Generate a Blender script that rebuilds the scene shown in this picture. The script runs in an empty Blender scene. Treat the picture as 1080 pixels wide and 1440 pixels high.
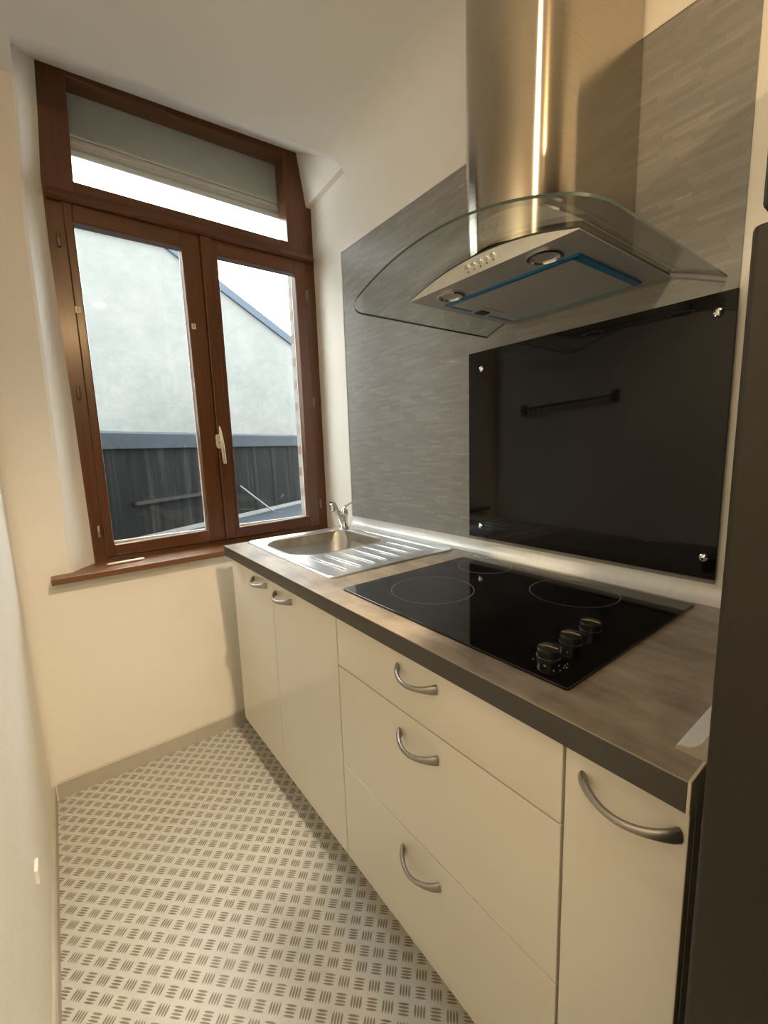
import bpy, bmesh, math, random
from mathutils import Vector, Matrix
random.seed(7)
S = bpy.context.scene
COL = S.collection
PI = math.pi

# ------------------------------------------------------------------ materials
def newmat(name):
    m = bpy.data.materials.new(name); m.use_nodes = True
    nt = m.node_tree; b = nt.nodes['Principled BSDF']
    return m, nt, b
def N(nt, t, **kw):
    n = nt.nodes.new(t)
    for k, v in kw.items(): setattr(n, k, v)
    return n
def coords(nt, scale=(1, 1, 1), rot=(0, 0, 0), loc=(0, 0, 0)):
    tc = N(nt, 'ShaderNodeTexCoord'); mp = N(nt, 'ShaderNodeMapping')
    mp.inputs['Scale'].default_value = scale; mp.inputs['Rotation'].default_value = rot; mp.inputs['Location'].default_value = loc
    nt.links.new(tc.outputs['Object'], mp.inputs['Vector']); return mp.outputs['Vector']
def mth(nt, op, a, b=None, c=None):
    n = N(nt, 'ShaderNodeMath', operation=op)
    for i, v in enumerate((a, b, c)):
        if v is None: continue
        if isinstance(v, (int, float)): n.inputs[i].default_value = v
        else: nt.links.new(v, n.inputs[i])
    return n.outputs[0]
def noise(nt, vec, scale, detail=4, rough=.55):
    n = N(nt, 'ShaderNodeTexNoise'); n.inputs['Scale'].default_value = scale
    n.inputs['Detail'].default_value = detail; n.inputs['Roughness'].default_value = rough
    nt.links.new(vec, n.inputs['Vector']); return n.outputs['Fac']
def ramp(nt, fac, stops):
    r = N(nt, 'ShaderNodeValToRGB'); e = r.color_ramp.elements
    e[0].position, e[0].color = stops[0][0], (*stops[0][1], 1)
    e[1].position, e[1].color = stops[-1][0], (*stops[-1][1], 1)
    for p, c in stops[1:-1]:
        k = e.new(p); k.color = (*c, 1)
    nt.links.new(fac, r.inputs['Fac']); return r.outputs['Color']
def bump(nt, b, h, strength, dist=.002):
    n = N(nt, 'ShaderNodeBump'); n.inputs['Strength'].default_value = strength; n.inputs['Distance'].default_value = dist
    nt.links.new(h, n.inputs['Height']); nt.links.new(n.outputs['Normal'], b.inputs['Normal'])
def simple(name, col, rough=.5, metal=0., var=.06, nscale=30, spec=.5, bumpk=0.):
    """a plain surface with slight procedural variation of its colour"""
    m, nt, b = newmat(name)
    v = coords(nt); f = noise(nt, v, nscale)
    lo = tuple(c * (1 - var) for c in col); hi = tuple(min(1, c * (1 + var)) for c in col)
    nt.links.new(ramp(nt, f, [(.3, lo), (.7, hi)]), b.inputs['Base Color'])
    b.inputs['Roughness'].default_value = rough; b.inputs['Metallic'].default_value = metal
    b.inputs['Specular IOR Level'].default_value = spec
    if bumpk: bump(nt, b, noise(nt, v, nscale * 4), bumpk)
    return m

def paint(name, col, bumpk=.25):
    m, nt, b = newmat(name); v = coords(nt)
    f = noise(nt, v, 3.2, 5)
    nt.links.new(ramp(nt, f, [(.3, tuple(c * .965 for c in col)), (.7, col)]), b.inputs['Base Color'])
    b.inputs['Roughness'].default_value = .62; b.inputs['Specular IOR Level'].default_value = .3
    h = mth(nt, 'ADD', mth(nt, 'MULTIPLY', noise(nt, v, 7, 3), 3.0), mth(nt, 'MULTIPLY', noise(nt, v, 190, 2), .35))
    bump(nt, b, h, bumpk, .006); return m

def wood(name, c0, c1, axis='z', rough=.32):
    m, nt, b = newmat(name)
    sc = {'z': (60, 60, 3), 'x': (3, 60, 60)}[axis]
    v = coords(nt, sc); f = noise(nt, v, 1.0, 6, .6)
    nt.links.new(ramp(nt, f, [(.25, c0), (.75, c1)]), b.inputs['Base Color'])
    b.inputs['Roughness'].default_value = rough; b.inputs['Coat Weight'].default_value = .25; b.inputs['Coat Roughness'].default_value = .2
    bump(nt, b, f, .12, .001); return m

def floor_mat():
    m, nt, b = newmat('tread_plate_vinyl')
    pitch = .0335
    tc = N(nt, 'ShaderNodeTexCoord'); sx = N(nt, 'ShaderNodeSeparateXYZ'); nt.links.new(tc.outputs['Object'], sx.inputs[0])
    a = math.radians(45.6); x, y = sx.outputs['X'], sx.outputs['Y']
    # u runs along (1,-1), v along (1,1)
    x0, y0 = -.5275, -.7768
    xs = mth(nt, 'SUBTRACT', x, x0); ys = mth(nt, 'SUBTRACT', y, y0)
    u = mth(nt, 'DIVIDE', mth(nt, 'SUBTRACT', mth(nt, 'MULTIPLY', xs, math.cos(a)), mth(nt, 'MULTIPLY', ys, math.sin(a))), .0347)
    w = mth(nt, 'DIVIDE', mth(nt, 'ADD', mth(nt, 'MULTIPLY', xs, math.sin(a)), mth(nt, 'MULTIPLY', ys, math.cos(a))), .0325)
    u = mth(nt, 'ADD', u, 100.5); w = mth(nt, 'ADD', w, 100.5)
    iu, iw = mth(nt, 'FLOOR', u), mth(nt, 'FLOOR', w)
    fu, fw = mth(nt, 'SUBTRACT', mth(nt, 'FRACT', u), .5), mth(nt, 'SUBTRACT', mth(nt, 'FRACT', w), .5)
    par = mth(nt, 'MODULO', mth(nt, 'ADD', iu, iw), 2.0)
    # along / across coordinates of the bars in this cell
    def mix(p, q):  # par==0 -> p, par==1 -> q
        return mth(nt, 'ADD', mth(nt, 'MULTIPLY', p, mth(nt, 'SUBTRACT', 1.0, par)), mth(nt, 'MULTIPLY', q, par))
    along, across = mix(fw, fu), mix(fu, fw)
    # four lens-shaped bars
    s = mth(nt, 'MULTIPLY', mth(nt, 'ADD', across, .37), 4 / .74)
    k = mth(nt, 'ABSOLUTE', mth(nt, 'SUBTRACT', mth(nt, 'FRACT', s), .5))      # 0 at bar centre
    al = mth(nt, 'DIVIDE', along, .37)
    wid = mth(nt, 'MULTIPLY', mth(nt, 'SUBTRACT', 1.0, mth(nt, 'POWER', mth(nt, 'ABSOLUTE', al), 3.0)), .36)
    d = mth(nt, 'SUBTRACT', wid, k)
    barm = N(nt, 'ShaderNodeMapRange'); barm.inputs[1].default_value = -.05; barm.inputs[2].default_value = .07
    nt.links.new(d, barm.inputs[0])
    inside = mth(nt, 'LESS_THAN', mth(nt, 'ABSOLUTE', across), .37)
    bar = mth(nt, 'MULTIPLY', barm.outputs[0], inside)
    v = coords(nt)
    wear = noise(nt, v, 9, 4)
    bar2 = mth(nt, 'MULTIPLY', bar, mth(nt, 'ADD', .72, mth(nt, 'MULTIPLY', wear, .4)))
    base = ramp(nt, noise(nt, v, 22, 5), [(.3, (.485, .495, .455)), (.7, (.55, .555, .51))])
    dark = ramp(nt, noise(nt, v, 40, 3), [(.3, (.17, .13, .095)), (.7, (.235, .19, .145))])
    mx = N(nt, 'ShaderNodeMix', data_type='RGBA'); nt.links.new(bar2, mx.inputs['Factor'])
    nt.links.new(base, mx.inputs['A']); nt.links.new(dark, mx.inputs['B'])
    nt.links.new(mx.outputs['Result'], b.inputs['Base Color'])
    b.inputs['Roughness'].default_value = .38; b.inputs['Specular IOR Level'].default_value = .45
    bump(nt, b, bar, .25, .0008); return m

def strip_tile_mat():
    """thin horizontal grey slate strips, y runs along the wall, z up"""
    m, nt, b = newmat('slate_strip_board')
    tc = N(nt, 'ShaderNodeTexCoord'); sx = N(nt, 'ShaderNodeSeparateXYZ'); nt.links.new(tc.outputs['Object'], sx.inputs[0])
    y, z = sx.outputs['Y'], sx.outputs['Z']
    rz = mth(nt, 'DIVIDE', z, .0088); row = mth(nt, 'FLOOR', rz); fz = mth(nt, 'FRACT', rz)
    wn = N(nt, 'ShaderNodeTexWhiteNoise', noise_dimensions='1D'); nt.links.new(row, wn.inputs['W'])
    yy = mth(nt, 'ADD', mth(nt, 'DIVIDE', y, .062), mth(nt, 'MULTIPLY', wn.outputs['Value'], 7.3))
    cell = mth(nt, 'FLOOR', yy); fy = mth(nt, 'FRACT', yy)
    cv = N(nt, 'ShaderNodeCombineXYZ'); nt.links.new(cell, cv.inputs[0]); nt.links.new(row, cv.inputs[1])
    w2 = N(nt, 'ShaderNodeTexWhiteNoise', noise_dimensions='2D'); nt.links.new(cv.outputs[0], w2.inputs['Vector'])
    v = coords(nt, (1, 14, 90)); fine = noise(nt, v, 1.6, 5)
    val = mth(nt, 'ADD', mth(nt, 'MULTIPLY', w2.outputs['Value'], .82), mth(nt, 'MULTIPLY', mth(nt, 'SUBTRACT', fine, .5), .55))
    colr = ramp(nt, val, [(.0, (.225, .218, .207)), (.62, (.262, .253, .24)), (.84, (.29, .28, .265)), (.97, (.46, .445, .42))])
    joint = mth(nt, 'MAXIMUM', mth(nt, 'LESS_THAN', fz, .09), mth(nt, 'LESS_THAN', fy, .018))
    mx = N(nt, 'ShaderNodeMix', data_type='RGBA'); nt.links.new(mth(nt, 'MULTIPLY', joint, .22), mx.inputs['Factor'])
    nt.links.new(colr, mx.inputs['A']); mx.inputs['B'].default_value = (.12, .115, .11, 1)
    nt.links.new(mx.outputs['Result'], b.inputs['Base Color'])
    b.inputs['Roughness'].default_value = .5; b.inputs['Specular IOR Level'].default_value = .35
    return m

def worktop_mat():
    m, nt, b = newmat('worktop_laminate'); v = coords(nt)
    big = noise(nt, v, 5.5, 6, .62); v2 = coords(nt, (22, 5, 22)); st = noise(nt, v2, 1.3, 6, .6)
    f = mth(nt, 'ADD', mth(nt, 'MULTIPLY', big, .6), mth(nt, 'MULTIPLY', st, .4))
    nt.links.new(ramp(nt, f, [(.38, (.175, .148, .118)), (.5, (.29, .243, .188)), (.62, (.42, .355, .275))]), b.inputs['Base Color'])
    b.inputs['Roughness'].default_value = .4; bump(nt, b, st, .1, .0006); return m

def brushed(name, col, rough, aniso, radial=True, sc=(4, 4, 300)):
    m, nt, b = newmat(name)
    v = coords(nt, sc); f = noise(nt, v, 1., 4)
    nt.links.new(ramp(nt, f, [(.3, tuple(c * .9 for c in col)), (.7, col)]), b.inputs['Base Color'])
    b.inputs['Metallic'].default_value = 1; b.inputs['Roughness'].default_value = rough
    b.inputs['Anisotropic'].default_value = aniso
    if aniso:
        t = N(nt, 'ShaderNodeTangent', direction_type='RADIAL', axis='Z'); nt.links.new(t.outputs[0], b.inputs['Tangent']); b.inputs['Anisotropic Rotation'].default_value = .25
    return m

def sheet_glass(name, tint, base=.04):
    """clear sheet: straight-through transparency plus an angle dependent mirror reflection"""
    m = bpy.data.materials.new(name); m.use_nodes = True; nt = m.node_tree
    nt.nodes.remove(nt.nodes['Principled BSDF']); out = nt.nodes['Material Output']
    lw = N(nt, 'ShaderNodeLayerWeight'); lw.inputs['Blend'].default_value = .5
    f = mth(nt, 'ADD', mth(nt, 'MULTIPLY', mth(nt, 'POWER', lw.outputs['Facing'], 5.0), 1 - base), base)
    tr = N(nt, 'ShaderNodeBsdfTransparent'); tr.inputs['Color'].default_value = (*tint, 1)
    gl = N(nt, 'ShaderNodeBsdfGlossy'); gl.inputs['Roughness'].default_value = .02
    mx = N(nt, 'ShaderNodeMixShader'); nt.links.new(f, mx.inputs[0]); nt.links.new(tr.outputs[0], mx.inputs[1]); nt.links.new(gl.outputs[0], mx.inputs[2])
    nt.links.new(mx.outputs[0], out.inputs['Surface']); return m

def emit(name, col, s):
    m = bpy.data.materials.new(name); m.use_nodes = True; nt = m.node_tree
    b = nt.nodes['Principled BSDF']; b.inputs['Base Color'].default_value = (*col, 1)
    b.inputs['Emission Color'].default_value = (*col, 1); b.inputs['Emission Strength'].default_value = s
    return m

def mesh_filter_mat():
    m, nt, b = newmat('perforated_grease_filter')
    v = coords(nt, (1 / .0052, 1 / .0052, 1)); vo = N(nt, 'ShaderNodeTexVoronoi', voronoi_dimensions='2D'); vo.inputs['Scale'].default_value = 1.0
    vo.inputs['Randomness'].default_value = 0.; nt.links.new(v, vo.inputs['Vector'])
    hole = mth(nt, 'LESS_THAN', vo.outputs['Distance'], .36)
    nt.links.new(ramp(nt, hole, [(0, (.66, .65, .63)), (1, (.26, .255, .25))]), b.inputs['Base Color'])
    b.inputs['Metallic'].default_value = .35; b.inputs['Roughness'].default_value = .45; return m

def brick_mat():
    m, nt, b = newmat('brickwork')
    v = coords(nt, (1, 1, 1), (PI / 2, 0, 0)); br = N(nt, 'ShaderNodeTexBrick'); br.inputs['Scale'].default_value = 4.5
    br.inputs['Color1'].default_value = (.13, .085, .065, 1); br.inputs['Color2'].default_value = (.19, .15, .125, 1); br.inputs['Mortar'].default_value = (.2, .195, .18, 1)
    br.inputs['Mortar Size'].default_value = .03; nt.links.new(v, br.inputs['Vector']); nt.links.new(br.outputs['Color'], b.inputs['Base Color'])
    b.inputs['Roughness'].default_value = .9; return m

def stucco_mat():
    m, nt, b = newmat('weathered_render'); v = coords(nt)
    f = mth(nt, 'ADD', mth(nt, 'MULTIPLY', noise(nt, v, 1.1, 8, .65), .55), mth(nt, 'MULTIPLY', noise(nt, v, 11, 8, .75), .45))
    nt.links.new(ramp(nt, f, [(.36, (.086, .091, .086)), (.5, (.107, .110, .1035)), (.62, (.124, .126, .118))]), b.inputs['Base Color'])
    b.inputs['Roughness'].default_value = .95; bump(nt, b, noise(nt, v, 30, 5), .4, .01); return m

def fence_mat():
    m, nt, b = newmat('weathered_dark_sheet')
    v = coords(nt, (7, 7, .35)); f = noise(nt, v, 2.6, 8, .75)
    nt.links.new(ramp(nt, f, [(.36, (.0045, .0047, .0045)), (.55, (.0085, .0088, .0083)), (.68, (.022, .023, .0225))]), b.inputs['Base Color'])
    b.inputs['Roughness'].default_value = .7; b.inputs['Specular IOR Level'].default_value = .04; return m

WALL = paint('cream_wall_paint', (.80, .77, .70))
CEIL = paint('ceiling_paint', (.80, .785, .74), .12)
FLOOR = floor_mat()
TILE = strip_tile_mat()
TOP = worktop_mat()
TOPEDGE = simple('worktop_edge_band', (.044, .040, .034), .45, var=.08)
CAB = simple('cream_gloss_laminate', (.66, .625, .54), .06, var=.015, nscale=4, spec=.8)
CARC = simple('cabinet_carcass_board', (.55, .52, .45), .5)
GAPD = simple('dark_edge_shadow_board', (.10, .085, .065), .6)
WOODV = wood('varnished_mahogany', (.066, .021, .0055), (.128, .044, .011), 'z')
WOODH = wood('varnished_mahogany_rail', (.066, .021, .0055), (.128, .044, .011), 'x')
SILLW = wood('varnished_sill', (.12, .047, .016), (.19, .08, .028), 'x', .38)
STEEL = brushed('brushed_steel_chimney', (.50, .45, .37), .17, .9)
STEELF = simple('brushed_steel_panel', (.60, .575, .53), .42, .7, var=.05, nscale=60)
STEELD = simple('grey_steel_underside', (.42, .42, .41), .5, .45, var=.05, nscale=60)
SINKM = brushed('sink_steel', (.74, .74, .73), .28, 0., sc=(250, 6, 6))
BOWLM = brushed('bowl_steel', (.60, .585, .56), .32, 0., sc=(6, 6, 250))
CHROME = simple('chrome', (.78, .78, .78), .09, 1., var=.02)
SATIN = simple('satin_grey_handle', (.33, .315, .30), .34, .9, var=.05, nscale=200)
BLACKG = simple('black_back_painted_glass', (.005, .005, .005), .035, 0, var=.3, spec=.28)
HOBG = simple('black_ceramic_glass', (.004, .004, .0045), .06, 0, var=.3)
RING = simple('grey_zone_print', (.10, .10, .10), .3)
KNOBB = simple('black_knob_plastic', (.012, .012, .012), .25)
KNOBT = simple('dark_metal_knob_cap', (.14, .125, .09), .28, .9)
UPST = simple('silver_white_upstand', (.68, .68, .65), .33, .15, var=.04, nscale=60)
WHITE = simple('white_plastic', (.76, .74, .68), .4)
CREAM = simple('cream_plastic', (.70, .63, .46), .42)
BEIGEM = simple('beige_handle_metal', (.60, .54, .42), .3, .5)
HINGE = simple('worn_hinge_metal', (.24, .19, .14), .4, .7)
FRIDGE = simple('anthracite_fridge_skin', (.021, .0185, .0145), .45, .1, var=.1, nscale=300, spec=.3)
FRIDGEG = simple('black_rubber_gasket', (.01, .01, .01), .7)
CANOPY = sheet_glass('hood_canopy_glass', (.93, .95, .93), .045)
CANEDGE = simple('green_glass_edge', (.035, .05, .042), .15, 0, var=.2)
PANE = sheet_glass('window_pane', (.985, .99, .985), .014)
BLUEF = simple('blue_protective_film', (.015, .15, .34), .3)
TEALF = simple('teal_protective_film', (.06, .30, .33), .3)
FILT = mesh_filter_mat()
DARK = simple('dark_recess', (.02, .018, .016), .5)
LENS = simple('spot_lens_glass', (.55, .53, .48), .12, .6)
SHUT = simple('grey_shutter', (.46, .49, .475), .55, var=.03)
STUC = stucco_mat(); FENCE = fence_mat(); BRICK = brick_mat()
ZINC = simple('blue_grey_zinc', (.021, .0255, .031), .6, 0, var=.12, nscale=12, spec=.06)
ZINCL = simple('pale_roof_sheet', (.026, .031, .039), .6, 0, var=.25, nscale=9, spec=.1)
FLASH = simple('pale_flashing', (.07, .07, .067), .7)
BASEB = simple('cream_baseboard', (.44, .41, .345), .45, var=.05, nscale=12)
CRUMB = simple('crumbs', (.45, .40, .32), .8)
BULB = emit('lamp_lens_glow', (1, .86, .62), 200)

# ------------------------------------------------------------------ geometry helpers
class MB:
    def __init__(s): s.bm = bmesh.new()
    def poly(s, pts): return s.bm.faces.new([s.bm.verts.new(p) for p in pts])
    def loft(s, rings, cap0=True, cap1=True, closed=True):
        R = [[s.bm.verts.new(p) for p in r] for r in rings]; n = len(R[0])
        for a, b in zip(R, R[1:]):
            for i in range(n if closed else n - 1):
                j = (i + 1) % n; s.bm.faces.new((a[i], a[j], b[j], b[i]))
        if cap0: s.bm.faces.new(list(reversed(R[0])))
        if cap1: s.bm.faces.new(R[-1])
        return s
    def box(s, x0, x1, y0, y1, z0, z1):
        return s.loft([[(x0, y0, z), (x1, y0, z), (x1, y1, z), (x0, y1, z)] for z in (z0, z1)])
    def prism(s, pts, axis, a, b):
        f = {'x': lambda p, d: (d, p[0], p[1]), 'y': lambda p, d: (p[0], d, p[1]), 'z': lambda p, d: (p[0], p[1], d)}[axis]
        return s.loft([[f(p, a) for p in pts], [f(p, b) for p in pts]])
    def tube(s, path, rad, n=12, flat=1.0, up=(0, 0, 1)):
        path = [Vector(p) for p in path]; rings = []
        for i, p in enumerate(path):
            t = (path[min(i + 1, len(path) - 1)] - path[max(i - 1, 0)]).normalized()
            u = Vector(up); a = u - t * u.dot(t)
            if a.length < 1e-4: a = Vector((1, 0, 0)) - t * t.x
            a.normalize(); b = t.cross(a); r = rad[i] if isinstance(rad, (list, tuple)) else rad
            fl = flat[i] if isinstance(flat, (list, tuple)) else flat
            rings.append([p + a * (r * fl * math.cos(2 * PI * k / n)) + b * (r * math.sin(2 * PI * k / n)) for k in range(n)])
        return s.loft(rings)
    def lathe(s, prof, c, axis='z', n=28, cap0=True, cap1=True):
        c = Vector(c); rings = []
        for r, h in prof:
            ring = []
            for k in range(n):
                a = 2 * PI * k / n; u, w = r * math.cos(a), r * math.sin(a)
                d = {'z': (u, w, h), 'x': (h, u, w), 'y': (u, h, w)}[axis]
                ring.append(c + Vector(d))
            rings.append(ring)
        return s.loft(rings, cap0, cap1)
    def build(s, name, m, parent=None, bevel=0., smooth=False, seg=2, label=None, weld=False):
        if weld: bmesh.ops.remove_doubles(s.bm, verts=s.bm.verts, dist=1e-5)
        bmesh.ops.recalc_face_normals(s.bm, faces=s.bm.faces)
        me = bpy.data.meshes.new(name); s.bm.to_mesh(me); s.bm.free()
        ms = m if isinstance(m, (list, tuple)) else [m]
        for q in ms: me.materials.append(q)
        if smooth:
            for p in me.polygons: p.use_smooth = True
            me.set_sharp_from_angle(angle=math.radians(38))
        o = bpy.data.objects.new(name, me); COL.objects.link(o)
        if bevel:
            b = o.modifiers.new('edge', 'BEVEL'); b.width = bevel; b.segments = seg; b.limit_method = 'ANGLE'; b.angle_limit = math.radians(40)
        if parent is not None:
            o.parent = parent; o.matrix_parent_inverse = world(parent).inverted()
        if label: o['label'] = label
        return o
def world(o):
    return (world(o.parent) @ o.matrix_parent_inverse if o.parent else Matrix.Identity(4)) @ Matrix.Translation(o.location)
def thing(name, label, cat, loc, group=None):
    o = bpy.data.objects.new(name, None); COL.objects.link(o); o.location = loc; o.empty_display_size = .05
    return tag(o, label, cat, group)
def tag(o, label, cat, group=None, kind=None):
    o['label'] = label; o['category'] = cat
    if group: o['group'] = group
    if kind: o['kind'] = kind
    return o
def struct(o, label=None, cat=None):
    o['kind'] = 'structure'
    if label: o['label'] = label
    if cat: o['category'] = cat
    return o
def rrect(x0, x1, y0, y1, r, n=8):
    out = []
    rs = r if isinstance(r, (list, tuple)) else (r,) * 4
    for (cx, cy, a0), q in zip(((x1, y1, 0), (x0, y1, 90), (x0, y0, 180), (x1, y0, 270)), rs):
        sx = -1 if cx == x1 else 1; sy = -1 if cy == y1 else 1
        for k in range(n + 1):
            a = math.radians(a0 + 90 * k / n)
            out.append((cx + sx * q + q * math.cos(a), cy + sy * q + q * math.sin(a)))
    return out

# ------------------------------------------------------------------ measures (metres); x towards the cooking wall, y towards the window
H, T = .8454, .0376          # worktop top, thickness
YA, YB = -.1455, -1.6704     # worktop ends
XD = .0251                   # front face of doors
ZB = .12                     # bottom of doors
CW = .60                     # cooking wall
LW = -.616                   # left wall
ZC = 2.33                    # ceiling
YN = -3.6                    # back of the room behind the camera

# ------------------------------------------------------------------ room shell
m = MB(); m.box(LW - .15, 1.6, YN - .15, .30, -.12, 0.); struct(m.build('floor', FLOOR), 'tread plate patterned grey vinyl floor', 'floor')
# left wall with a soft rounded corner to the window wall
m = MB(); r = .035
arc = [(LW + r - r * math.cos(a), .008 - r + r * math.sin(a)) for a in [PI / 2 * k / 8 for k in range(9)]]
m.prism([(LW, YN)] + arc + [(LW + r, .06), (LW - .15, .06), (LW - .15, YN)], 'z', 0, ZC + .1)
struct(m.build('wall_left', WALL, smooth=True), 'cream painted wall close on the camera side', 'wall')
# window wall: left pier with splayed reveal, wall under the sill, splayed head
def pier(z, xo, xi):
    return [(LW - .15, .008, z), (xo, .008, z), (xo + .0095, .016, z), (xi, .112, z), (xi, .30, z), (LW - .15, .30, z)]
m = MB(); m.loft([pier(.779, -.480, -.396), pier(1.35, -.473, -.3985), pier(1.9, -.466, -.4035), pier(2.12, -.456, -.401), pier(2.30, -.445, -.386), pier(2.62, -.430, -.366)]); struct(m.build('wall_back', WALL), 'window wall pier with a splayed reveal', 'wall')
m = MB(); m.box(LW - .15, .75, .008, .30, 0, .779); struct(m.build('wall_back_lower', WALL), 'wall under the window sill', 'wall')
m = MB()
pl = [(-.52, -.155, ZC), (-.52, .112, 2.455), (-.52, .30, 2.455), (-.52, .30, 2.75), (-.52, -.155, 2.75)]
pr = [(.578, -.205, ZC), (.578, .112, 2.508), (.578, .30, 2.508), (.578, .30, 2.75), (.578, -.205, 2.75)]
m.loft([pl, pr]); struct(m.build('trim_1', CEIL), 'sloped plaster head above the window', 'trim')
m = MB(); m.loft([[(.575, -.225, 2.309), (.575, .112, 2.291), (.553, .112, 2.291), (.535, .112, 2.53), (.575, -.225, 2.345)],
                  [(.70, -.225, 2.309), (.70, .112, 2.291), (.70, .112, 2.291), (.70, .112, 2.53), (.70, -.225, 2.345)]])
struct(m.build('trim_2', WALL), 'small boxed corner beside the window head', 'trim')
m = MB(); m.prism([(LW - .15, YN - .15), (1.6, YN - .15), (1.6, -.2), (.60, -.206), (-.44, -.157), (-.44, .03), (LW - .15, .03)], 'z', ZC, ZC + .12)
struct(m.build('ceiling', CEIL), 'cream ceiling ending at the window recess', 'ceiling')
m = MB(); m.box(CW, CW + .15, -2.45, .30, 0, ZC + .3); struct(m.build('wall_right', WALL), 'cooking wall behind the worktop', 'wall')
R = .14
m = MB(); m.prism([(CW + .01, ZC + .01), (CW + .01, ZC - R)] + [(CW - R + R * math.cos(a), ZC - R + R * math.sin(a)) for a in [PI / 2 * k / 14 for k in range(15)]] + [(CW - R, ZC + .01)], 'y', -2.45, -.2255)
struct(m.build('trim_5', WALL, smooth=True), 'rounded plaster corner between cooking wall and ceiling', 'trim')
REARP = paint('darkened_rear_paint', (.22, .20, .17))  # unseen rear walls, colour darkened so the chimney picks up less light
m = MB(); m.box(LW - .15, 1.6, YN - .15, YN, 0, ZC + .1); struct(m.build('wall_rear', REARP), 'unseen wall behind the viewpoint, darkened to dim its reflection', 'wall')
m = MB(); m.box(1.45, 1.6, YN, -2.3, 0, ZC + .1); struct(m.build('wall_side', REARP), 'far wall of the adjoining space', 'wall')
m = MB(); m.box(CW + .1, 1.5, -2.45, -2.3, 0, ZC + .1); struct(m.build('wall_return', REARP), 'wall return beyond the fridge', 'wall')
m = MB(); m.prism([(.0, 0), (.008, 0), (.008, .062), (.004, .064), (0, .058)], 'x', LW + .008, CW)
struct(m.build('baseboard_back', BASEB), 'cream baseboard under the window', 'baseboard')
m = MB(); m.prism([(LW, 0), (LW + .010, 0), (LW + .010, .058), (LW + .006, .063), (LW, .064)], 'y', YN, .0)
struct(m.build('baseboard_left', BASEB), 'cream baseboard along the left wall', 'baseboard')
# window sill board
m = MB(); m.prism([(-.531, -.046), (.598, -.046), (.598, .125), (-.40, .125), (-.472, .012), (-.531, .006)], 'z', .780, .803)
struct(m.build('trim_3', SILLW, bevel=.003), 'varnished wooden window sill', 'window sill')

# ------------------------------------------------------------------ window
win = bpy.data.objects.new('window_1', None); COL.objects.link(win); win.location = (.1, .11, .80); struct(win, 'mahogany casement window with a transom light', 'window')
YF = .108
def bar(m, quad, y0, y1): m.prism(quad, 'y', y0, y1)
m = MB()
bar(m, [(-.405, .80), (-.352, .80), (-.347, 2.06), (-.315, 2.07), (-.299, 2.47), (-.39, 2.475), (-.42, 2.06)], YF, .19)
bar(m, [(.553, .80), (.602, .80), (.602, 2.62), (.47, 2.62), (.4755, 2.07), (.545, 2.06)], YF, .19)
m.build('frame_stile', WOODV, win, bevel=.003)
m = MB()
bar(m, [(-.40, 2.446), (.59, 2.474), (.59, 2.60), (-.40, 2.56)], YF + .002, .19)
bar(m, [(-.405, 2.055), (.59, 2.075), (.59, 2.125), (-.405, 2.128)], YF + .004, .19)
bar(m, [(-.40, .795), (.60, .795), (.60, .815), (-.40, .815)], YF + .004, .19)
m.build('frame_rail', WOODH, win, bevel=.003)
m = MB(); m.prism([(.07, 2.056), (.085, 2.048), (.112, 2.05), (.112, 2.082), (.085, 2.082)], 'x', -.3985, .585)
m.build('transom_moulding', WOODH, win, bevel=.003)
def sash(x0, x1, g0, g1, top, tl=0., tr=0.):
    zb, gt, gb = .818, 1.992, .867
    m = MB()
    bar(m, [(x0, zb), (g0 - .003, zb), (g0, top), (x0 + tl, top)], YF - .008, .151)
    bar(m, [(g1 + .002, zb), (x1, zb), (x1 - tr, top), (g1 - .002, top)], YF - .008, .151)
    s = m.build('sash', WOODV, win, bevel=.004)
    m = MB()
    bar(m, [(g0 - .004, zb), (g1 + .003, zb), (g1 + .003, gb + .004), (g0 - .004, gb - .002)], YF - .0075, .151)
    bar(m, [(g0 - .003, gt), (g1, gt), (g1 - .002, top), (g0, top)], YF - .0075, .151)
    m.build('sash_rail', WOODH, s, bevel=.004)
    m = MB(); m.box(g0 - .006, g1 + .006, .132, .135, gb - .01, gt + .01); m.box(g0 - .006, g1 + .006, .146, .149, gb - .01, gt + .01)
    m.build('pane', PANE, s)
    m = MB()
    m.box(g0 + .0005, g1, .1355, .1455, gb - .004, gb + .0045); m.box(g1 - .0025, g1 + .001, .1355, .1395, gb, gt)
    m.build('glazing_bead', WHITE, s, label='pale glazing bead at the pane edge')
    return s
sL = sash(-.3615, .0845, -.328, .0145, 2.056, .006, 0.)
sR = sash(.0847, .556, .152, .4965, 2.056, 0., .008)
m = MB(); m.prism([(.084, .82), (.128, .82), (.129, 2.05), (.0835, 2.05)], 'y', .090, YF - .006); m.build('meeting_bead', WOODV, sR, bevel=.004)
m = MB(); m.box(-.31, .48, .148, .152, 2.12, 2.47); m.build('transom_pane', PANE, win)
for x, z in [(-.377, 1.9255), (-.379, 1.4236), (-.3745, .9213), (.549, 1.905), (.553, 1.4213), (.560, .9268)]:
    m = MB(); m.lathe([(.0048, -.022), (.006, -.020), (.006, -.003), (.0066, -.002), (.0066, .002), (.006, .003), (.006, .020), (.0048, .022)], (x, YF - .010, z), n=12)
    m.build('hinge', HINGE, win, smooth=True)
m = MB(); m.prism([(px, pz) for px, pz in rrect(.074, .098, 1.2135, 1.2735, .011)], 'y', .078, .092)
h0 = m.build('window_handle', BEIGEM, win, bevel=.003, smooth=True)
m = MB(); m.tube([(.087, .08, 1.243), (.087, .058, 1.243)], .0075, 12, up=(0, 0, 1))
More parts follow.
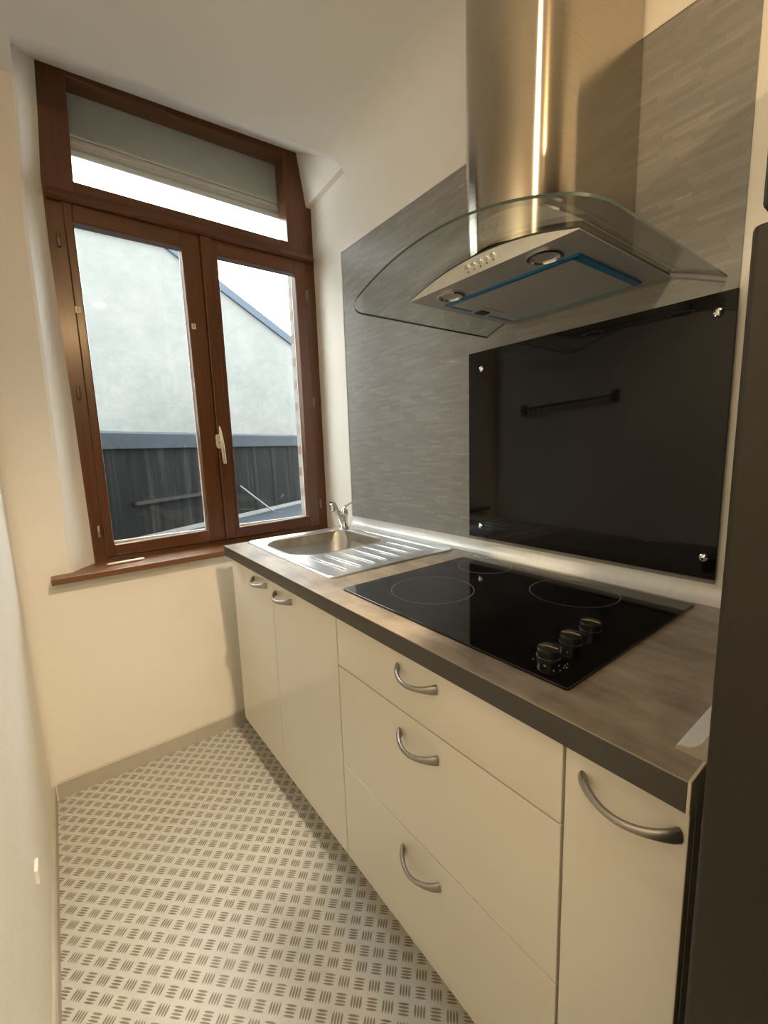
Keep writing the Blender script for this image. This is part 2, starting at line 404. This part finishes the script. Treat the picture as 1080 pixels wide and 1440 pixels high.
m.tube([(.0872, .062, 1.304), (.0872, .056, 1.285), (.0885, .052, 1.25), (.091, .052, 1.21), (.0935, .054, 1.17), (.0945, .055, 1.150)], [.003, .0055, .0075, .008, .0075, .0065], 12, flat=.8, up=(0, 1, 0))
m.build('lever', BEIGEM, h0, smooth=True)
m = MB(); m.lathe([(.0001, 0), (.0075, 0), (.0085, -.003), (.007, -.007), (.0001, -.009)], (.115, YF - .006, 1.702), 'y', 16, False, False)
tag(m.build('screw_cover', simple('pinkish_beige_plastic', (.33, .20, .15), .5), smooth=True), 'round brownish plug on the right sash stile beside the meeting joint', 'plug')
def sticker(x, z, w, h, lab):
    m = MB(); m.box(x - w / 2, x + w / 2, YF - .0125, YF - .0078, z - h / 2, z + h / 2)
    o = m.build('plastic_tab', CREAM, bevel=.001); tag(o, lab, 'tab', 'cream tabs on the window sashes')
    m = MB(); m.box(x - w * .12, x + w * .12, YF - .0128, YF - .0124, z - h * .3, z + h * .3); m.build('slot', HINGE, o)
sticker(-.349, 1.704, .017, .022, 'cream tab stuck on the outer stile of the left sash'); sticker(.032, 1.700, .016, .021, 'cream tab stuck on the inner stile of the left sash')
m = MB(); a, b2 = Vector((-.3666, .024, .808)), Vector((-.246, .032, .808)); m.tube([a, a.lerp(b2, .03), a.lerp(b2, .97), b2], [.004, .0075, .0075, .004], 10, flat=.62)
tag(m.build('wooden_stick', CREAM, smooth=True), 'short cream stick lying on the window sill', 'stick')

# roller shutter outside the transom
sh = thing('roller_shutter', 'grey roller shutter seen half lowered behind the transom pane', 'shutter', (.1, .22, 2.27))
m = MB(); m.box(-.38, .585, .212, .30, 2.325, 2.70); m.build('shutter_box', SHUT, sh, bevel=.004)
for k in range(2):
    z0 = 2.272 + k * .0265
    m = MB(); m.prism([(.226, z0), (.236, z0), (.240, z0 + .013), (.236, z0 + .0255), (.226, z0 + .0255), (.221, z0 + .013)], 'x', -.36, .56); m.build('slat', SHUT, sh)
m = MB(); m.box(-.36, .545, .214, .222, 2.306, 2.3235); m.build('lip', SHUT, sh, bevel=.003)
m = MB(); m.box(.508, .535, .20, .235, 2.07, 2.33); m.build('guide_rail', simple('pale_guide_rail', (.22, .25, .27), .5), sh)

# ------------------------------------------------------------------ outside
m = MB(); m.box(.557, .80, .192, .305, .5, 2.7); struct(m.build('trim_4', BRICK), 'brick jamb outside the right sash', 'brick jamb')
m = MB()
slope = [(-4, -1), (7, -1), (7, .46), (1.06, 4.0), (-4, 4.0)]
gb = thing('gable_building', 'pale rendered gable of the neighbouring house beyond the dark fence', 'building', (1.5, 5.2, -1))
m.prism(slope, 'y', 5.05, 8.5); m.build('gable_wall', STUC, gb)
m = MB(); m.prism([(-4, 4.0), (1.06, 4.0), (7, .46), (7, .58), (1.09, 4.11), (-4, 4.11)], 'y', 5.0, 8.5); m.build('roof_verge', simple('pale_blue_metal', (.046, .058, .075), .6, 0, spec=.1), gb, label='blue grey metal verge')
fn = thing('dark_fence', 'dark sheet fence with a blue grey metal coping outside the window', 'fence', (.8, 2.3, .58))
F0, F1 = Vector((-.2034, 1.7, 0)), Vector((1.87, 2.93, 0)); fd = (F1 - F0).normalized(); fnrm = Vector((fd.y, -fd.x, 0))
def fpt(s, off, z): q = F0 + fd * s + fnrm * off; return (q.x, q.y, z)
m = MB(); prof = []
ns = 260; L0, L1 = -2.0, 4.2
for i in range(ns + 1):
    s = L0 + (L1 - L0) * i / ns; ph = (s / .31) % 1
    prof.append((s, .006 if ph < .10 else (.0 if ph > .16 and ph < .95 else .003)))
m.loft([[fpt(s, o, z) for s, o in prof] + [fpt(L1, -.05, z), fpt(L0, -.05, z)] for z in (.569, 1.27)]); m.build('corrugated_sheet', FENCE, fn)
m = MB(); m.loft([[fpt(s, o, z) for o, z in ((-.07, 1.243), (.035, 1.243), (.035, 1.352), (-.07, 1.372))] for s in (L0, L1)]); cp = m.build('coping', ZINC, fn, bevel=.004)
for k in range(9):
    s = L0 + .43 + k * .56
    m = MB(); q = Vector(fpt(s, .036, 1.256)); m.lathe([(.0001, .006), (.008, .005), (.010, 0), (.010, -.006)], q, 'y', 10, False); m.build('screw', DARK, cp, smooth=True)
m = MB(); m.loft([[fpt(s, o, z) for o, z in ((.001, .569), (.04, .569), (.036, .590), (.012, .600), (.001, .600))] for s in (L0, L1)]); m.build('flashing', FLASH, fn)
m = MB(); m.box(-2.4, 4.5, .31, 5.0, .40, .568); tag(m.build('flat_roof', ZINCL), 'blue grey flat roof between the window and the dark fence', 'roof')
m = MB(); a, b2 = Vector(fpt(1.31, .02, .87)), Vector(fpt(1.62, .16, .577)); m.tube([a, a.lerp(b2, .5), b2], .008, 8)
tag(m.build('pale_rod', simple('galvanised_rod', (.11, .11, .105), .5), smooth=True), 'pale rod leaning against the dark fence', 'rod')
m = MB(); m.loft([[fpt(s, o, z) for o, z in ((.012, .835), (.035, .835), (.035, .86), (.012, .86))] for s in (.18, .98)])
tag(m.build('timber_batten', simple('grey_weathered_timber', (.018, .0175, .016), .8, spec=.1)), 'weathered batten fixed across the dark fence behind the left sash', 'batten')

# ------------------------------------------------------------------ cabinets
def bow_handle(parent, yc, z, L=.112, out=.030):
    m = MB(); n = 22; path = []; rad = []; fl = []
    for i in range(n + 1):
        t = i / n; s = math.sin(PI * t)
        path.append((XD + .001 - out * s ** .72, yc - L / 2 + L * t, z - .004 * s)); e = abs(2 * t - 1)
        rad.append(.0042 + .0018 * e ** 2); fl.append(1.15 + .62 * e ** 3)
    m.tube(path, rad, 10, flat=fl); return m.build('handle', SATIN, parent, smooth=True, label='grey satin bow handle')
def carcass(root, y0, y1):
    m = MB(); x0, x1 = XD + .0195, .575; z0, z1 = ZB + .001, H - T - .001; t = .016
    m.box(x0, x1, y1 - t, y1, z0, z1); m.box(x0, x1, y0, y0 + t, z0, z1); m.box(x0, x1, y0 + t, y1 - t, z0, z0 + t); m.box(x1 - .006, x1, y0 + t, y1 - t, z0 + t, z1)
    m.build('body', CARC, root)
    m = MB(); m.box(.105, .12, y0, y1, 0, z0); m.build('plinth', CARC, root)
def front(root, name, y0, y1, z0, z1):
    m = MB(); m.box(XD, XD + .019, y0, y1, z0, z1); return m.build(name, CAB, root, bevel=.0012)
G1, G2, G3, GE = -.5285, -.9226, -1.5218, -1.668
ZT = H - T - .0025
c = thing('sink_cabinet', 'cream two door base cabinet under the sink', 'cabinet', (.3, -.53, 0)); carcass(c, G2, YA)
d = front(c, 'door', G1 + .0012, YA - .001, ZB, ZT); bow_handle(d, -.428, .762)
d = front(c, 'door', G2 + .0017, G1 - .0012, ZB, ZT); bow_handle(d, -.614, .757)
c = thing('drawer_cabinet', 'cream three drawer base cabinet under the hob', 'cabinet', (.3, -1.22, 0)); carcass(c, G3, G2)
for z0, z1, hz in ((.6650, ZT, .756), (.3930, .6618, .613), (ZB, .3905, .336)):
    d = front(c, 'drawer', G3 + .0022, G2 - .0017, z0, z1); bow_handle(d, -1.217, hz)
c = thing('narrow_cabinet', 'narrow cream cabinet with one handle at the fridge end of the worktop', 'cabinet', (.3, -1.595, 0)); carcass(c, GE, G3)
d = front(c, 'door', GE, G3 - .0022, ZB, ZT); bow_handle(d, -1.6035, .757)
# worktop with an opening for the bowl
w = thing('worktop', 'grey brown laminate worktop running from window to fridge', 'worktop', (.3, -.9, H - T))
m = MB(); bx0, bx1, by0, by1 = .125, .485, -.53, -.21
xs, ys = [.0012, bx0, bx1, CW - .001], [YB, by0, by1, YA]
for i in range(3):
    for j in range(3):
        if i == 1 and j == 1: continue
        m.box(xs[i], xs[i + 1], ys[j], ys[j + 1], H - T, H)
bmesh.ops.remove_doubles(m.bm, verts=m.bm.verts, dist=1e-6)
m.build('slab', TOP, w)
m = MB(); m.box(0., .0012, YB, YA, H - T, H - .0012); m.build('front_edge', TOPEDGE, w, label='dark front edge band')
m = MB(); m.box(-.0006, .0012, YB, YA, H - .0012, H + .0002); m.build('top_edge', simple('worn_edge', (.30, .25, .19), .5), w, label='worn lighter top arris')
m = MB(); m.box(0., CW - .03, YB - .0035, YB, H - T - .001, H + .0005); m.build('end_face', simple('pale_end_band', (.62, .55, .42), .4), w, bevel=.0008, label='pale unfinished end band')

# sink
sk = thing('kitchen_sink', 'stainless steel inset sink with ribbed drainer near the window', 'sink', (.33, -.48, H))
SX0, SX1, SY0, SY1 = .083, .566, -.812, -.156
outer = rrect(SX0, SX1, SY0, SY1, .022, 10)
inner = rrect(.113, .497, -.543, -.196, (.085, .13, .13, .085), 10)
m = MB()
def ring(pts, z): return [(x, y, z) for x, y in pts]
def inset(pts, d):
    cx, cy = sum(p[0] for p in pts) / len(pts), sum(p[1] for p in pts) / len(pts); out = []
    for x, y in pts:
        sx = (max(p[0] for p in pts) - min(p[0] for p in pts)) / 2; sy = (max(p[1] for p in pts) - min(p[1] for p in pts)) / 2
        out.append((cx + (x - cx) * (1 - d / sx), cy + (y - cy) * (1 - d / sy)))
    return out
m.loft([ring(outer, H + .0003), ring(outer, H + .0022), ring(inset(outer, .003), H + .0052), ring(inset(outer, .008), H + .0055), ring(inset(outer, .014), H + .0032)], False, False)
# flat sheet between rim and bowl
inn = inset(outer, .014); vo = [m.bm.verts.new((x, y, H + .0032)) for x, y in inn]; vi = [m.bm.verts.new((x, y, H + .0030)) for x, y in inset(inner, -.006)]
n = len(vo)
for i in range(n): m.bm.faces.new((vo[i], vo[(i + 1) % n], vi[(i + 1) % n], vi[i]))
# drainer ribs pressed into the sheet
for k in range(7):
    x = .151 + k * .0520; y0, y1 = -.778 + .003 * k, -.562
    pth = [(x, y1, H + .0032), (x, y1 - .010, H + .0052), (x + .004, (y0 + y1) / 2, H + .0054), (x + .008, y0 + .012, H + .0050), (x + .009, y0, H + .0032)]
    m.tube(pth, [.0005, .0032, .0038, .0034, .0005], 8, flat=.5)
m.tube([(.530, -.25, H + .0032), (.530, -.30, H + .0052), (.528, -.74, H + .0054), (.526, -.79, H + .0034)], [.001, .009, .009, .001], 8, flat=.4)
top = m.build('drainer_top', SINKM, sk, smooth=True)
m = MB()
prf = [(-.006, .0030), (-.002, .0022), (.0, -.002), (.006, -.02), (.014, -.11), (.030, -.145), (.07, -.155), (.13, -.158)]
m.loft([ring(inset(inner, d), H + z) for d, z in prf], False, True); m.build('bowl', BOWLM, sk, smooth=True)
m = MB(); m.lathe([(.0001, .002), (.02, .002), (.036, .006), (.040, .002), (.041, 0)], (.30, -.37, H - .1575), 'z', 24, False, False); m.build('drain_strainer', CHROME, sk, smooth=True)
# tap
tp = thing('mixer_tap', 'small chrome mixer tap standing on the sink corner', 'tap', (.510, -.200, H + .003))
bx, by = .510, -.200
m = MB(); m.lathe([(.021, .003), (.022, .006), (.019, .012), (.0165, .016), (.0165, .055), (.018, .058), (.0185, .080), (.014, .089), (.0001, .091)], (bx, by, H), 'z', 24, True, False); m.build('body', CHROME, tp, smooth=True)
m = MB(); m.tube([(bx - .008, by, H + .022), (bx - .020, by - .003, H + .048), (bx - .043, by - .007, H + .094), (bx - .052, by - .008, H + .112), (bx - .062, by - .010, H + .120), (bx - .070, by - .011, H + .120)], [.0095, .0105, .0105, .0110, .012, .010], 14, up=(0, 1, 0))
sp = m.build('spout', CHROME, tp, smooth=True)
m = MB(); m.lathe([(.0085, -.028), (.0115, -.027), (.0125, -.004), (.0125, .004), (.006, .008), (.0001, .009)], (bx - .062, by - .010, H + .114), 'z', 18, True, False); m.build('nozzle', CHROME, sp, smooth=True)
m = MB(); m.tube([(bx - .004, by, H + .088), (bx + .010, by + .004, H + .097), (bx + .030, by + .008, H + .106), (bx + .052, by + .012, H + .111)], [.006, .0085, .0075, .005], 12, flat=.55); m.build('lever', CHROME, tp, smooth=True)

# hob
hb = thing('hob', 'black ceramic glass hob with three knobs set in the worktop', 'hob', (.305, -1.205, H))
m = MB(); m.prism(rrect(.059, .551, -1.505, -.905, .006, 4), 'z', H + .0003, H + .0052); m.build('glass_plate', HOBG, hb, bevel=.0012)
for cx, cy, rr in ((.218, -1.063, .100), (.440, -1.300, .096), (.468, -1.018, .075)):
    m = MB(); m.lathe([(rr - .0007, .0052), (rr - .0007, .00535), (rr + .0007, .00535), (rr + .0007, .0052)], (cx, cy, H), 'z', 72, False, False); m.build('cooking_zone', RING, hb)
for kx, ky, rot in ((.118, -1.438, .3), (.191, -1.435, .3), (.265, -1.431, .25)):
    m = MB(); m.lathe([(.0195, .0053), (.0195, .010), (.0180, .011), (.0178, .0215), (.0160, .023), (.0001, .023)], (kx, ky, H), 'z', 28, True, False); kb = m.build('knob', KNOBB, hb, smooth=True)
    m = MB(); m.lathe([(.0172, .0231), (.0174, .0241), (.0155, .0247), (.0001, .0248)], (kx, ky, H), 'z', 28, True, False)
    dx, dy = math.cos(rot) * .014, math.sin(rot) * .014
    m.tube([(kx - dy * 1.05, ky + dx * 1.05, H + .0245), (kx, ky, H + .0268), (kx + dy * 1.05, ky - dx * 1.05, H + .0245)], [.0018, .0028, .0018], 8)
    m.build('knob_cap', KNOBT, kb, smooth=True, label='dull metal knob cap')
m = MB()
for k in range(26):
    x, y = random.gauss(.115, .03), random.gauss(-1.455, .022)
    if x > .075 and y > -1.497 and math.hypot(x - .118, y + 1.438) > .021 and math.hypot(x - .191, y + 1.435) > .021:
        rr = random.uniform(.0005, .0013); m.lathe([(rr * .6, .0052), (rr, .0052 + rr * .6), (rr * .4, .0052 + rr * 1.2)], (x, y, H), 'z', 6)
tag(m.build('crumbs', CRUMB), 'pale crumbs scattered around the hob knobs', 'crumbs', kind='stuff')

# upstands
def prof_b(h, w):   # distance from the wall, height: shallow concave cove
    pts = [(w, 0.), (w, .003), (w - .003, .0045)]
    for k in range(1, 9):
        t = k / 8; pts.append((w - .003 - (w - .006) * math.sin(t * PI / 2) ** .9, .0045 + (h - .0045) * (1 - math.cos(t * PI / 2)) ** .95))
    pts += [(0, h), (0, 0)]; return pts
m = MB(); m.prism([(CW - d0, H + .0002 + zz) for d0, zz in prof_b(.041, .026)], 'y', -1.64, -.141)
tag(m.build('back_upstand', UPST, smooth=True), 'long silvery white sealing strip along the back of the worktop', 'sealing strip', 'worktop sealing strips')
ep = [(-1.6436, .8456), (-1.6432, .8480), (-1.6450, .8502), (-1.6480, .8512), (-1.6511, .8520), (-1.6570, .8540), (-1.6617, .8575), (-1.6660, .8620), (-1.6691, .8680), (-1.6716, .8750), (-1.6739, .8790), (-1.6775, .8796), (-1.6775, .8760), (-1.6752, .8700), (-1.6738, .8456)]
m = MB(); m.prism(ep, 'x', .047, .570)
eu = m.build('end_upstand', UPST, smooth=True); tag(eu, 'short sealing strip with exposed curved end beside the fridge', 'sealing strip', 'worktop sealing strips')
m = MB(); m.prism(ep, 'x', .0448, .0469); m.build('end_face', simple('shaded_strip_end', (.40, .36, .29), .5), eu, label='strip end face with its shade put into a darker beige')  # thin layer over the strip end, its shade put into the colour

# wall board and splash panel
wb = thing('backsplash_board', 'grey slate strip patterned board covering the cooking wall', 'wall board', (.596, -.83, H + .042))
m = MB(); m.box(CW - .005, CW - .0005, -1.524, -.1405, H + .042, 2.0175); m.build('strip_panel', TILE, wb)
m = MB(); m.box(CW - .0075, CW - .0005, -.1405, -.1350, H + .042, 2.0225); m.box(CW - .0075, CW - .0005, -1.524, -.1405, 2.0175, 2.0225); m.build('edge_profile', simple('white_edge_profile', (.72, .71, .68), .4), wb, label='white edge profile')
sp = thing('splash_panel', 'black glass splash panel fixed behind the hob', 'splash panel', (.585, -1.19, .9))
m = MB(); m.box(CW - .0150, CW - .0090, -1.527, -.8565, .899, 1.473); m.build('glass_sheet', BLACKG, sp, bevel=.001)
for y, z in ((-.9085, 1.4213), (-.9062, .9374), (-1.4977, 1.4353), (-1.5051, .9452)):
    m = MB(); m.lathe([(.0075, .0), (.0085, -.0015), (.0080, -.004), (.005, -.0065), (.0001, -.0075)], (CW - .015, y, z), 'x', 18, True, False); m.build('screw_cap', CHROME, sp, smooth=True)
    m = MB(); m.lathe([(.006, 0), (.006, .0038)], (CW - .009, y, z), 'x', 12); m.build('standoff', CHROME, sp)

# ------------------------------------------------------------------ cooker hood
hc = thing('cooker_hood', 'stainless cooker hood with arched glass canopy and round fronted chimney', 'cooker hood', (CW, -1.21, 1.53))
YC = -1.205; HB = 1.528
def arch(y, z0=1.567, Rr=.65): return z0 - (y - YC) ** 2 / (2 * Rr)
# chimney
CY = -1.213
pts = [(CW - .0082, CY - .115)]
for k in range(33):
    a = -PI / 2 - PI * k / 32
    pts.append((.355 + .12 * math.cos(a), CY + .115 * math.sin(a)))
pts.append((CW - .0082, CY + .115))
m = MB(); zs = []
ring0 = [(x, y, arch(y) + .0075) for x, y in pts]; ring1 = [(x, y, ZC) for x, y in pts]
m.loft([ring0, ring1]); m.build('chimney', STEEL, hc, smooth=True)
# body: flat underside, arched top
y0, y1 = -1.409, -1.001
ys_ = [y0 + (y1 - y0) * k / 24 for k in range(25)]
prof = [(y0, HB), (y1, HB)] + [(y, max(HB + .0015, arch(y) - .0062)) for y in reversed(ys_)]
m = MB(); m.prism(prof, 'x', .222, CW - .007); bd = m.build('body', STEELF, hc)
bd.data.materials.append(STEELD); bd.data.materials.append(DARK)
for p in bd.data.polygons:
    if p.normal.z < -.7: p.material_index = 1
m = MB(); m.prism([(y, arch(y) - .0062) for y in ys_] + [(y, arch(y) - .0012) for y in reversed(ys_)], 'x', .2255, CW - .02); m.build('gasket', DARK, hc)
# glass canopy
m = MB(); gy0, gy1, gx0, gx1, rc = -1.506, -.925, .096, CW - .012, .042
nx, ny = 14, 44
def plan(i, j):
    u, v = i / nx, j / ny
    y = gy0 + (gy1 - gy0) * v; xf = gx0
    e = min(y - gy0, gy1 - y)
    if e < rc: xf = gx0 + rc - math.sqrt(max(0, rc * rc - (rc - e) ** 2))
    return (xf + (gx1 - xf) * u, y)
vs = [0, .002, .006, .013, .022, .035] ; 
def vmap(j):
    L = gy1 - gy0; k = [0, .0015, .005, .011, .019, .029, .042]
    if j < 7: return k[j] / L
    if j > ny - 7: return 1 - k[ny - j] / L
    return (.042 + (L - .084) * (j - 6) / (ny - 12)) / L
def gp(i, j, dz):
    y = gy0 + (gy1 - gy0) * vmap(j); e = min(y - gy0, gy1 - y); xf = gx0
    if e < rc: xf = gx0 + rc - math.sqrt(max(0, rc * rc - (rc - e) ** 2))
    return (xf + (gx1 - xf) * i / nx, y, arch(y) + dz)
lo = [[m.bm.verts.new(gp(i, j, 0)) for j in range(ny + 1)] for i in range(nx + 1)]
hi = [[m.bm.verts.new(gp(i, j, .0045)) for j in range(ny + 1)] for i in range(nx + 1)]
for i in range(nx):
    for j in range(ny):
        m.bm.faces.new((lo[i][j], lo[i][j + 1], lo[i + 1][j + 1], lo[i + 1][j])); m.bm.faces.new((hi[i][j], hi[i + 1][j], hi[i + 1][j + 1], hi[i][j + 1]))
ef = []
for i in range(nx):
    ef.append(m.bm.faces.new((lo[i][0], lo[i + 1][0], hi[i + 1][0], hi[i][0]))); ef.append(m.bm.faces.new((lo[i][ny], hi[i][ny], hi[i + 1][ny], lo[i + 1][ny])))
for j in range(ny):
    ef.append(m.bm.faces.new((lo[0][j], hi[0][j], hi[0][j + 1], lo[0][j + 1]))); ef.append(m.bm.faces.new((lo[nx][j], lo[nx][j + 1], hi[nx][j + 1], hi[nx][j])))
for f in ef: f.material_index = 1
m.build('glass_canopy', [CANOPY, CANEDGE], hc, smooth=True, label='clear arched glass with a green edge')
# grease filter with blue film left on its rim
m = MB(); m.box(.309, .560, -1.361, -1.032, HB - .0035, HB - .0002); fl = m.build('grease_filter', FILT, hc)
fx0, fx1, fy0, fy1 = .309, .560, -1.361, -1.032
m = MB(); m.box(fx0 - .004, fx0 + .006, fy0, fy1, HB - .0045, HB - .0003); m.box(fx0, fx1, fy0 - .002, fy0 + .014, HB - .0045, HB - .0003)
m.box(fx0 + .01, fx0 + .085, fy1 - .008, fy1, HB - .0045, HB - .0003); m.box(fx1 - .10, fx1 - .005, fy1 - .008, fy1, HB - .0045, HB - .0003)
m.build('film_strip', BLUEF, fl, label='blue protective film along the filter rim')
m = MB(); m.box(fx1 - .005, fx1 + .003, fy0, fy1, HB - .0045, HB - .0003); m.build('film_strip', TEALF, fl, label='teal protective film at the rear rim')
m = MB(); m.box(.405, .438, fy1 - .026, fy1 - .004, HB - .0075, HB - .003); m.build('latch', DARK, fl, bevel=.0015)
m = MB(); m.box(.375, .470, fy1 - .045, fy1 - .040, HB - .0055, HB - .003); m.build('latch_slot', STEELF, fl)
for x, y in ((.271, -1.083), (.266, -1.321)):
    m = MB(); m.lathe([(.032, .0), (.032, -.003), (.0265, -.0045), (.0245, -.001), (.0245, .0)], (x, y, HB), 'z', 32, False, False); lm = m.build('lamp_ring', CHROME, hc, smooth=True)
    m = MB(); m.lathe([(.0245, -.0008), (.018, .010), (.006, .012), (.006, .004), (.0001, .003)], (x, y, HB - .002), 'z', 28, False, False); m.build('lamp_lens', LENS, lm, smooth=True)
for k in range(5):
    y = -1.1775 - k * .0156; z = 1.5455 + .0006 * k
    m = MB(); m.lathe([(.0048, 0), (.0048, -.003), (.0042, -.0055), (.0001, -.0058)], (.2221, y, z), 'x', 16, True, False); m.build('push_button', CHROME, hc, smooth=True)
    m = MB(); m.lathe([(.0018, 0), (.0018, -.0004)], (.2220, y - .001, z - .0085), 'x', 8); m.build('button_icon', DARK, hc)

# ------------------------------------------------------------------ fridge freezer
FX, FY = -.10, -1.7085
fr = thing('fridge_freezer', 'tall anthracite fridge freezer at the right edge', 'fridge', (.25, -2.0, 0))
m = MB(); m.box(FX + .062, .57, FY - .60, FY - .002, .03, 1.86); m.build('body', FRIDGE, fr, bevel=.004)
m = MB(); m.box(FX + .050, FX + .062, FY - .592, FY - .010, .06, 1.85); m.build('gasket', FRIDGEG, fr)
m = MB(); m.box(FX, FX + .050, FY - .60, FY, .06, 1.3335); m.build('lower_door', FRIDGE, fr, bevel=.004, seg=3)
m = MB(); m.box(FX, FX + .050, FY - .60, FY - .004, 1.3415, 1.855); m.build('upper_door', FRIDGE, fr, bevel=.004, seg=3)
for x in (FX + .1, .5):
    for y in (FY - .05, FY - .55): m = MB(); m.lathe([(.018, 0), (.018, .03)], (x, y, 0), 'z', 12); m.build('foot', FRIDGEG, fr)

# ------------------------------------------------------------------ left wall fittings
m = MB(); m.box(LW - .001, LW + .007, -.695, -.655, .287, .322)
tag(m.build('cable_clip', WHITE, bevel=.002), 'small white clip on the left wall above the baseboard', 'clip')
ra = thing('utensil_rail', 'dark utensil rail on the left wall mirrored in the black splash panel', 'rail', (LW, -.49, 1.38))
m = MB(); m.tube([(LW + .018, -.21, 1.385), (LW + .018, -.775, 1.415)], .006, 10, up=(1, 0, 0)); m.build('bar', DARK, ra, smooth=True)
for y, z in ((-.225, 1.386), (-.755, 1.414)):
    m = MB(); m.box(LW, LW + .012, y - .018, y + .018, z - .03, z + .03); m.box(LW + .012, LW + .021, y - .007, y + .007, z - .008, z + .008); m.build('bracket', DARK, ra, bevel=.002)
for k in range(4):
    y = -.25 - .035 * k
    m = MB(); pp = [(LW + .018 + .009 * math.cos(t), y, 1.387 + .009 * math.sin(t)) for t in [PI * 1.0 - PI * q / 6 for q in range(7)]] + [(LW + .027, y, 1.35), (LW + .022, y, 1.338), (LW + .014, y, 1.345)]
    o = m.tube(pp, .002, 6, up=(0, 1, 0)).build('rail_hook', DARK, smooth=True); tag(o, ['first', 'second', 'third', 'fourth'][k] + ' dark hook from the window end of the utensil rail', 'hook', 'hooks on the utensil rail')

# ------------------------------------------------------------------ lamps
def downlight(x, y, lab, power, col, ang=150, blend=.6, size=.03, aim=(0, 0, -1)):
    r = thing('ceiling_downlight', lab, 'downlight', (x, y, ZC), 'ceiling downlights')
    m = MB(); m.lathe([(.047, 0), (.047, -.004), (.041, -.007), (.036, -.004), (.036, 0)], (x, y, ZC), 'z', 28, False, False); m.build('trim_ring', WHITE, r, smooth=True)
    m = MB(); m.lathe([(.0355, -.002), (.02, -.0015), (.0001, -.001)], (x, y, ZC), 'z', 24, False, False); m.build('lens', BULB, r)
    l = bpy.data.lights.new('downlight_beam', 'SPOT'); l.energy = power; l.color = col; l.spot_size = math.radians(ang); l.spot_blend = blend; l.shadow_soft_size = size; 
    lo = bpy.data.objects.new('downlight_beam', l); COL.objects.link(lo); lo.location = (x, y, ZC - .03); lo.rotation_euler = Vector(aim).to_track_quat('-Z', 'Y').to_euler()
    lo.parent = r; lo.matrix_parent_inverse = world(r).inverted()
downlight(-.06, -1.93, 'ceiling downlight above the viewpoint beside the fridge', 128, (1., .80, .54), 118, .8, .03, (-.25, .15, -1))
downlight(-.20, -2.95, 'ceiling downlight further back in the adjoining space', 42, (1., .62, .28), 110, .7, .03, (.0, 1, -.62))

W = bpy.data.worlds.new('overcast'); S.world = W; W.use_nodes = True
bg = W.node_tree.nodes['Background']; bg.inputs['Color'].default_value = (.93, .98, 1.0, 1); bg.inputs['Strength'].default_value = 9.0

# ------------------------------------------------------------------ camera
r = Vector((0.7937518401559207, -0.6073399683543668, -0.03310859538559093)); dn = Vector((-0.11670176226837764, -0.09864735138070269, -0.9882557355001929)); fw = Vector((0.5969411318819846, 0.78829364002565, -0.14917916128791575))
cam = bpy.data.cameras.new('camera'); co = bpy.data.objects.new('camera', cam); COL.objects.link(co)
M = Matrix((( r.x, -dn.x, -fw.x, -0.48317322628120307), (r.y, -dn.y, -fw.y, -1.8040857409558078), (r.z, -dn.z, -fw.z, 1.197684720367664), (0, 0, 0, 1)))
co.matrix_world = M
cam.sensor_fit = 'HORIZONTAL'; cam.sensor_width = 36; cam.lens = 607.4645 / 1080 * 36; cam.clip_start = .01; cam.clip_end = 100
S.camera = co
S.view_settings.view_transform = 'Standard'; S.view_settings.look = 'None'; S.view_settings.exposure = 0.3; S.view_settings.gamma = 1; S.view_settings.use_curve_mapping = False
S.cycles.use_denoising = True; S.cycles.max_bounces = 12; S.cycles.transparent_max_bounces = 24; S.cycles.diffuse_bounces = 6; S.cycles.glossy_bounces = 6
